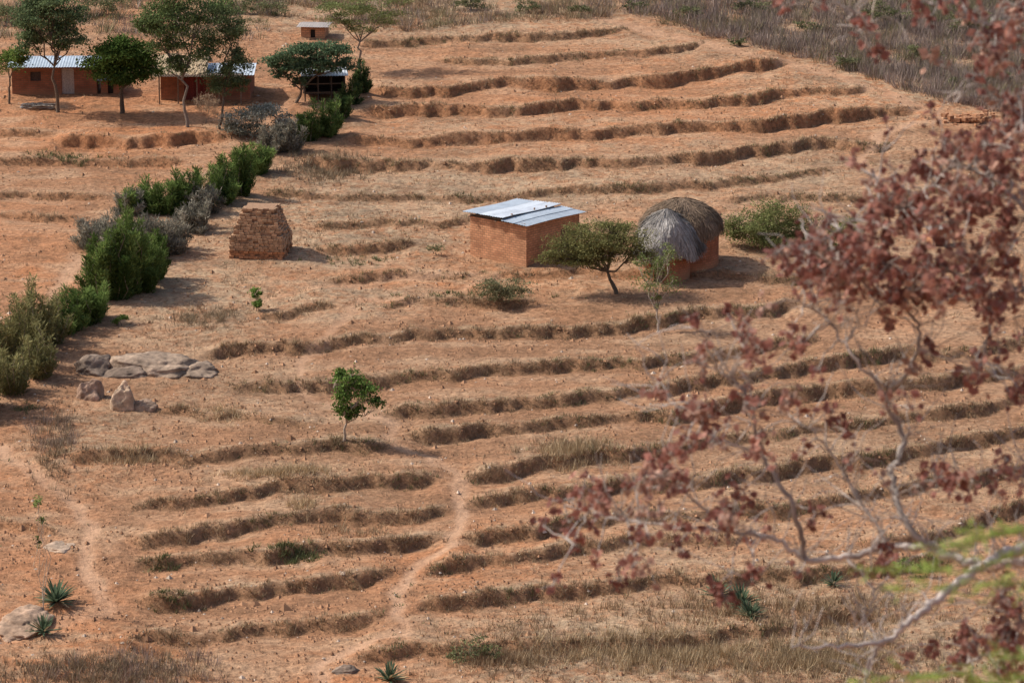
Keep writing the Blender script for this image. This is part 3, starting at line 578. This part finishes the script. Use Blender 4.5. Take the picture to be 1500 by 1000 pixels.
# ------------------------------------------------------------------ UPPER HOUSES
def homestead(name,u0,u1,v,hpx,dep,rise,mat,roofc,doors,rr=0,front=.35):
    b0=gp(u0,v); b1=gp(u1,v); k=ppm((u0+u1)/2,v); W=(u1-u0)/k; H=hpx/k/.98; E=empty(name,(b0[0],b0[1],min(b0[2],b1[2])-.05),rr); mb=MB(); t=.2
    xs=0
    for (d0,d1,top,kind) in doors:
        d0=(d0-u0)/k; d1=(d1-u0)/k
        box(mb,xs,d0,0,t,-.5,H,(1,1,1)); box(mb,d0,d1,0,t,top,H,(1,1,1)); xs=d1
        if kind=='window': box(mb,d0,d1,0,t,-.5,.9,(1,1,1))
        else: box(mb,d0,d1,0,t,-.5,.03,(1,1,1))
    box(mb,xs,W,0,t,-.5,H,(1,1,1)); box(mb,0,t,t,dep,-.5,H,(1,1,1)); box(mb,W-t,W,t,dep,-.5,H,(1,1,1)); box(mb,t,W-t,dep-t,dep,-.5,H,(1,1,1))
    for xx in (0,W-t):
        v_=[(xx,.0,H+.002),(xx,dep,H+.002),(xx,dep/2,H+rise-.03),(xx+t,.0,H+.002),(xx+t,dep,H+.002),(xx+t,dep/2,H+rise-.03)]
        mb.add(v_,[(0,2,1),(3,4,5)],(1,1,1)); mb.add(v_,[(0,3,5,2),(1,2,5,4)],(1,1,1))
    mb.build('walls',[mat],parent=E)
    for (d0,d1,top,kind) in doors:
        d0=(d0-u0)/k; d1=(d1-u0)/k; mb=MB(); col={'door':(.38,.33,.30),'red':(.16,.035,.03),'dark':(.03,.025,.02),'window':(.07,.05,.045)}[kind]
        n_=max(2,int((d1-d0)/.2)); w=(d1-d0)/n_
        for i in range(n_): box(mb,d0+i*w+.003,d0+(i+1)*w-.003,.09,.13,.04 if kind!='window' else .9,top-.01,np.array(col)*rng.uniform(.8,1.15))
        mb.build('door_leaf' if kind!='window' else 'window_shutter',[WOOD],parent=E)
    mb=MB(); x=-.25
    while x<W+.2:
        xe=min(x+.9,W+.28); c=np.array(roofc)*rng.uniform(.8,1.12)
        sheet(mb,x,xe+.04,-front,dep/2,lambda X,Y:H+.04+rise*(Y)/(dep/2)+(.01*(int(x*10)%2)),c,'y'); sheet(mb,x,xe+.04,dep/2,dep+.3,lambda X,Y:H+.04+rise*(dep-Y)/(dep/2)+(.01*(int(x*10)%2)),c,'y'); x=xe
        if xe>=W+.27: break
    mb.build('metal_roof',[METAL],parent=E); return E,W,H,k
homestead('farm_house',18,141,138,41,3.6,.28,BRICKD,(.50,.58,.66),[(45,60,1.5,'window'),(90,108,1.7,'door')],math.radians(1))
E,W,H,k=homestead('farm_house',236,366,147,40,3.4,.35,BRICKD,(.48,.54,.60),[(270,302,1.6,'red'),(330,345,1.5,'window')],math.radians(-1))
mb=MB(); nn=4500; xx=rng.uniform(-.35,2.9,nn); tt=rng.uniform(0,1,nn)
for s in (0,1):
    y0=-.45 if s==0 else 3.85; p=np.column_stack([xx,y0+(1.7-y0)*tt,H+.14+.8*tt+.08*np.sin(xx*3)]); p1=p+np.column_stack([rng.normal(size=nn)*.06,np.full(nn,-.35*(1-2*s)),np.full(nn,-.16)])+rng.normal(size=(nn,3))*.04
    sd=np.array([.03,0,0.004]); v_=np.stack([p-sd,p+sd,p1+sd,p1-sd],1).reshape(-1,3); mb.add(v_,np.arange(nn*4).reshape(-1,4),np.repeat(np.array((.46,.35,.23))*rng.uniform(.6,1.2,(nn,1)),4,0))
mb.build('thatch_cover',[THAT],parent=E)
mb=MB()
for x_ in (0,1.2,2.4,3.8,5.2): tube(mb,[(x_,-.9,-.3),(x_,-.9,H)],.05,(.2,.14,.1))
box(mb,-.1,5.3,-.95,-.85,H,H+.07,(.2,.14,.1)); mb.build('veranda_posts',[WOOD],parent=E)
mb=MB(); sheet(mb,-.2,5.4,-1.1,-.36,lambda X,Y:H+.1+.12*(Y+.36),(.2,.14,.10),'y'); mb.build('veranda_roof',[METAL],parent=E)
b=gp(447,148); k=ppm(447,148); E=empty('wooden_shed',tuple(b),math.radians(6)); W=58/k; H=38/k; mb=MB()
for x_ in (0,W/3,2*W/3,W):
    for y_ in (0,1.8): tube(mb,[(x_,y_,-.4),(x_,y_,H-.1+.1*(y_>1))],.05,(.1,.075,.055))
for z_ in (.5,1.05): box(mb,0,W,-.03,.03,z_,z_+.07,(.13,.09,.06))
box(mb,0,W,1.82,1.87,.45,H-.05,(.04,.03,.025)); box(mb,-.05,0,0.05,1.8,.5,H-.1,(.05,.035,.03)); box(mb,W,W+.05,.05,1.8,.5,H-.1,(.05,.035,.03)); box(mb,0,W,.04,1.8,.42,.48,(.08,.06,.045))
mb.build('frame',[WOOD],parent=E)
mb=MB(); sheet(mb,-.25,W+.25,-.35,2.1,lambda X,Y:H+.06*Y,(.6,.64,.68),'y'); mb.build('metal_roof',[METAL],parent=E)
homestead('brick_outhouse',441,476,54,17,1.5,.08,BRICK,(.42,.36,.32),[(455,462,.6,'dark')],math.radians(-8))
homestead('small_store_hut',148,176,137,22,1.6,.15,BRICKD,(.3,.26,.22),[(158,166,.8,'dark')],0)
homestead('brick_outhouse',1366,1384,362,26,.8,.1,BRICK,(.4,.33,.28),[(1371,1378,.8,'dark')],math.radians(20),.1)
mb=MB(); b=gp(58,160)
for i in range(26):
    a=rng.normal()*.25; c=b+np.array([rng.uniform(-.5,.5),rng.uniform(-.3,.3),rng.uniform(.03,.3)]); d=np.array([math.cos(a),math.sin(a),rng.normal()*.05])*rng.uniform(.4,.8)
    tube(mb,[c-d,c,c+d],rng.uniform(.03,.06),np.array((.3,.25,.2))*rng.uniform(.7,1.2),0,6)
mb.build('firewood_pile',[WOOD],tuple(b))
# ------------------------------------------------------------------ FOREGROUND TREE (15 m from viewpoint, on the near slope)
def W3(p):
    p=np.asarray(p,float); dx,dy,dz=rayd(p[...,0],p[...,1]); d=np.stack([dx,dy,dz],-1); d=d/np.linalg.norm(d,axis=-1,keepdims=True)
    return np.array([0,0,ZC])+d*p[...,2:3]
PB=np.array((.42,.36,.32)); mb=MB(); ALL=[]
def limb(pts,r0,r1,n=7,c_=1.):
    c=cat(pts,n); c[1:-1,:2]+=rng.normal(size=(len(c)-2,2))*2.4; w=W3(c); tube(mb,w,np.linspace(r0,r1,len(c))*.72,PB*rng.uniform(.8,1.1)*c_,1,7); ALL.extend([tuple(q) for q in c])
hub=(1760,900,15.2)
limb([hub,(1640,830,15.1),(1500,803,15),(1445,826,14.9),(1390,866,14.8),(1335,908,14.7),(1300,936,14.7),(1240,946,14.6),(1160,948,14.5)],.045,.006,c_=1.4)
limb([(1540,812,15),(1440,828,15.1),(1375,806,15.2),(1300,800,15.3),(1240,816,15.3),(1180,820,15.3),(1140,790,15.3),(1060,776,15.3),(980,770,15.4),(900,758,15.5),(825,738,15.6)],.03,.004,c_=1.1)
limb([(1375,806,15.2),(1330,770,15.2),(1308,700,15.3),(1320,640,15.4),(1300,580,15.3),(1330,545,15.2),(1345,490,15.1),(1320,430,15.1),(1290,380,15.1),(1230,340,15.1)],.022,.005,c_=.7)
limb([(1180,820,15.3),(1160,740,15.2),(1120,670,15.2),(1100,600,15.1),(1080,560,15.1),(1020,530,15.1)],.018,.004,c_=.7)
limb([(1300,580,15.3),(1250,520,15.3),(1210,470,15.4),(1170,440,15.4)],.012,.003)
limb([(1120,670,15.2),(1050,640,15.2),(1000,600,15.2),(960,570,15.3)],.009,.003)
limb([(1060,776,15.3),(1000,720,15.3),(960,700,15.4)],.009,.003)
limb([hub,(1700,500,15),(1600,430,15),(1500,425,15),(1430,440,15),(1350,425,15),(1290,450,15),(1240,500,15)],.018,.004)
limb([(1600,430,15),(1520,330,14.9),(1450,260,14.9),(1390,250,15),(1330,300,15),(1240,330,15),(1180,370,15)],.011,.003)
limb([(1700,500,15),(1640,250,15),(1560,100,15),(1490,60,15),(1430,30,15),(1380,-10,15)],.016,.004)
limb([(1560,100,15),(1500,130,15),(1450,110,15),(1400,150,15)],.008,.003)
limb([hub,(1640,940,15),(1540,930,15),(1480,900,15),(1440,880,15)],.02,.004)
limb([(1500,915,15),(1440,960,15),(1390,975,15),(1330,1000,15)],.012,.003)
limb([(1300,936,14.7),(1270,980,14.7),(1260,1040,14.7)],.016,.008)
limb([(1700,500,15),(1600,620,15.1),(1520,680,15.1),(1440,690,15.2),(1370,700,15.2)],.012,.003)
limb([(1330,-60,15),(1280,-20,15),(1240,30,15)],.006,.003)
limb([(1240,816,15.3),(1280,870,15.2),(1250,930,15.2)],.01,.003)
limb([(1300,800,15.3),(1240,700,15.4),(1200,640,15.4),(1140,600,15.4)],.009,.003)
gb=W3(np.array([1800,1000,15.4])); gz=float(terrain([gb[0]],[gb[1]])[0]); h3=W3(np.array(hub))
tube(mb,[(gb[0]+.2,gb[1],gz-.4),(gb[0]+.1,gb[1],gz+1.5),(h3[0]+.1,h3[1],h3[2]-1),tuple(h3)],[.22,.17,.12,.08],PB*.8,1,12)
top3=W3(np.array([1700,500,15.])); tube(mb,wig(h3,top3,5,.04),np.linspace(.08,.04,5),PB*.9,1,9)
AL=np.array(ALL); pods=[];pcol=[]
CL=[(1420,260,75,55,38),(1480,230,40,50,24),(1330,300,70,50,32),(1250,350,60,45,28),(1190,385,45,35,20),(1400,360,80,50,32),(1330,410,80,40,24),(1450,440,60,50,18),(1260,430,60,35,12),(1220,400,60,45,10),
 (1080,495,50,30,9),(1000,590,40,40,7),(1085,580,50,40,8),(960,700,40,35,10),(985,690,30,40,5),(850,725,45,30,8),(830,785,40,40,6),(930,770,40,50,8),(1070,745,50,35,10),(1140,610,50,40,5),(1440,700,80,20,12),(1350,700,30,20,3),
 (1480,890,35,50,13),(1390,960,60,35,10),(1470,960,40,40,10),(1440,90,50,45,14),(1400,15,60,20,8),(1480,30,30,40,16),(1490,150,20,40,8),(1280,60,50,40,3),(1150,5,30,12,2),(1260,720,60,50,4),(1180,700,60,60,3),(1010,640,60,50,4),(1400,520,90,50,7),(1480,560,40,60,6),(1120,480,60,30,5),(1240,560,80,50,4),(1300,860,90,60,5),(1360,200,60,40,8),(990,800,50,30,4),(1100,850,70,30,4),(1480,330,30,60,12)]
for (u,v,ru,rv,n) in CL:
    for i in range(n):
        c=np.array([u+rng.normal()*ru*.65,v+rng.normal()*rv*.65,15.+rng.normal()*.35])
        if c[0]<790: continue
        dd=(AL[:,0]-c[0])**2+(AL[:,1]-c[1])**2; j=int(np.argsort(dd)[rng.integers(0,4)]); a=AL[j]
        pth=np.array([a+(c-a)*t for t in np.linspace(0,1,6)]); L=np.hypot(*(c-a)[:2]); pth[1:-1,:2]+=rng.normal(size=(4,2))*L*.05; pth[1:-1,1]-=L*.06
        tube(mb,W3(pth),np.linspace(.0042,.0022,6),PB*rng.uniform(.7,1.1),1,4)
        if L>60: ALL.append(tuple(pth[3])); AL=np.array(ALL)
        m=rng.integers(4,13); q=c+np.column_stack([rng.normal(size=m)*9,rng.normal(size=m)*10,rng.normal(size=m)*.04])
        for qq in q: tube(mb,W3(np.array([c,(c+qq)/2+[0,-2,0],qq])),.0016,PB*.8,1,3)
        pods.append(W3(q)); base_=np.array([(.36,.165,.13),(.45,.235,.18),(.28,.125,.10),(.50,.31,.235)])[rng.integers(0,4)]; pcol.append(base_*rng.uniform(.65,1.15,(m,1)))
for i in range(600):
    a=AL[rng.integers(0,len(AL))]; ang=rng.uniform(-math.pi,0.3); L=rng.uniform(25,120); pts=[a]
    for s in range(5): ang+=rng.normal()*.35; pts.append(pts[-1]+np.array([math.cos(ang)*L/5,math.sin(ang)*L/5,rng.normal()*.03]))
    tube(mb,W3(np.array(pts)),np.linspace(.0036,.0017,6),PB*rng.uniform(.8,1.25),1,3)
Pp=np.vstack(pods); Pc=np.vstack(pcol)
for _ in range(2): leaves(mb,Pp,.042,.031,Pc,0)
mb.build('seed_pod_tree',[LEAF,BARK],(gb[0],gb[1],gz))
# near green acacia (8 m)
mb=MB(); gb=W3(np.array([2150,1000,8.5])); gz=float(terrain([gb[0]],[gb[1]])[0]); st=W3(np.array([1950,900,8.3]))
tube(mb,[(gb[0],gb[1],gz-.3),((gb[0]+st[0])/2,gb[1],(gz+st[2])/2),tuple(st)],[.07,.05,.03],(.2,.16,.12),1,8)
FR=[((1950,900),(1640,790),(1500,775),(1390,800)),((1640,790),(1520,800),(1420,835),(1290,832)),((1950,900),(1620,860),(1480,855),(1330,862)),((1950,900),(1650,960),(1500,960),(1400,985),(1290,992)),((1650,960),(1530,990),(1440,1000)),((1500,775),(1440,790),(1370,825))]
for fr in FR:
    c=cat([(a,b_,8.2) for a,b_ in fr],10); w=W3(c); tube(mb,w,np.linspace(.004,.001,len(w)),(.24,.28,.1),1,5)
    for i in range(3,len(w)):
        if c[i][0]>1700: continue
        for s in range(2):
            if rng.uniform()<.3: continue
            d=unit(rng.normal(size=3)*np.array([1,.5,.22])+np.array([-.6,0,0])); L=rng.uniform(.04,.09); n=13; tt=np.linspace(.1,1,n)[:,None]; q=w[i]+d*L*tt+rng.normal(size=(n,3))*.002
            leaves(mb,q,.013,.005,np.tile((.36,.46,.12),(n,1))*rng.uniform(.7,1.3,(n,1)))
mb.build('green_acacia_tree',[LEAF,BARK],(gb[0],gb[1],gz))
# ------------------------------------------------------------------ LIGHT / WORLD / CAMERA
el=math.radians(44); sd=Vector((-.94,.30,0)).normalized(); Sv=Vector((sd.x*math.cos(el),sd.y*math.cos(el),math.sin(el)))
l=bpy.data.lights.new('sun','SUN'); l.energy=4.4; l.angle=math.radians(.6); l.color=(1,.95,.87); lo=bpy.data.objects.new('sun',l); sc.collection.objects.link(lo); lo.rotation_euler=Sv.to_track_quat('Z','Y').to_euler(); lo.location=(0,150,100)
w=bpy.data.worlds.new('World'); sc.world=w; w.use_nodes=True; nt=w.node_tree; bg=nt.nodes['Background']; sk=nt.nodes.new('ShaderNodeTexSky'); sk.sky_type='NISHITA'; sk.sun_disc=False; sk.sun_elevation=el; sk.sun_rotation=math.atan2(Sv.x,Sv.y); sk.dust_density=3.
nt.links.new(sk.outputs[0],bg.inputs[0]); bg.inputs[1].default_value=.15
cd=bpy.data.cameras.new('camera'); cd.sensor_width=36; cd.lens=36*F/1500; cd.clip_end=8000; cd.clip_start=.5
cd.dof.use_dof=True; cd.dof.focus_distance=200; cd.dof.aperture_fstop=8
co=bpy.data.objects.new('camera',cd); sc.collection.objects.link(co); co.location=(0,0,ZC); co.rotation_euler=(math.pi/2-P,0,0); sc.camera=co
sc.view_settings.view_transform='Standard'; sc.view_settings.look='None'; sc.view_settings.exposure=0
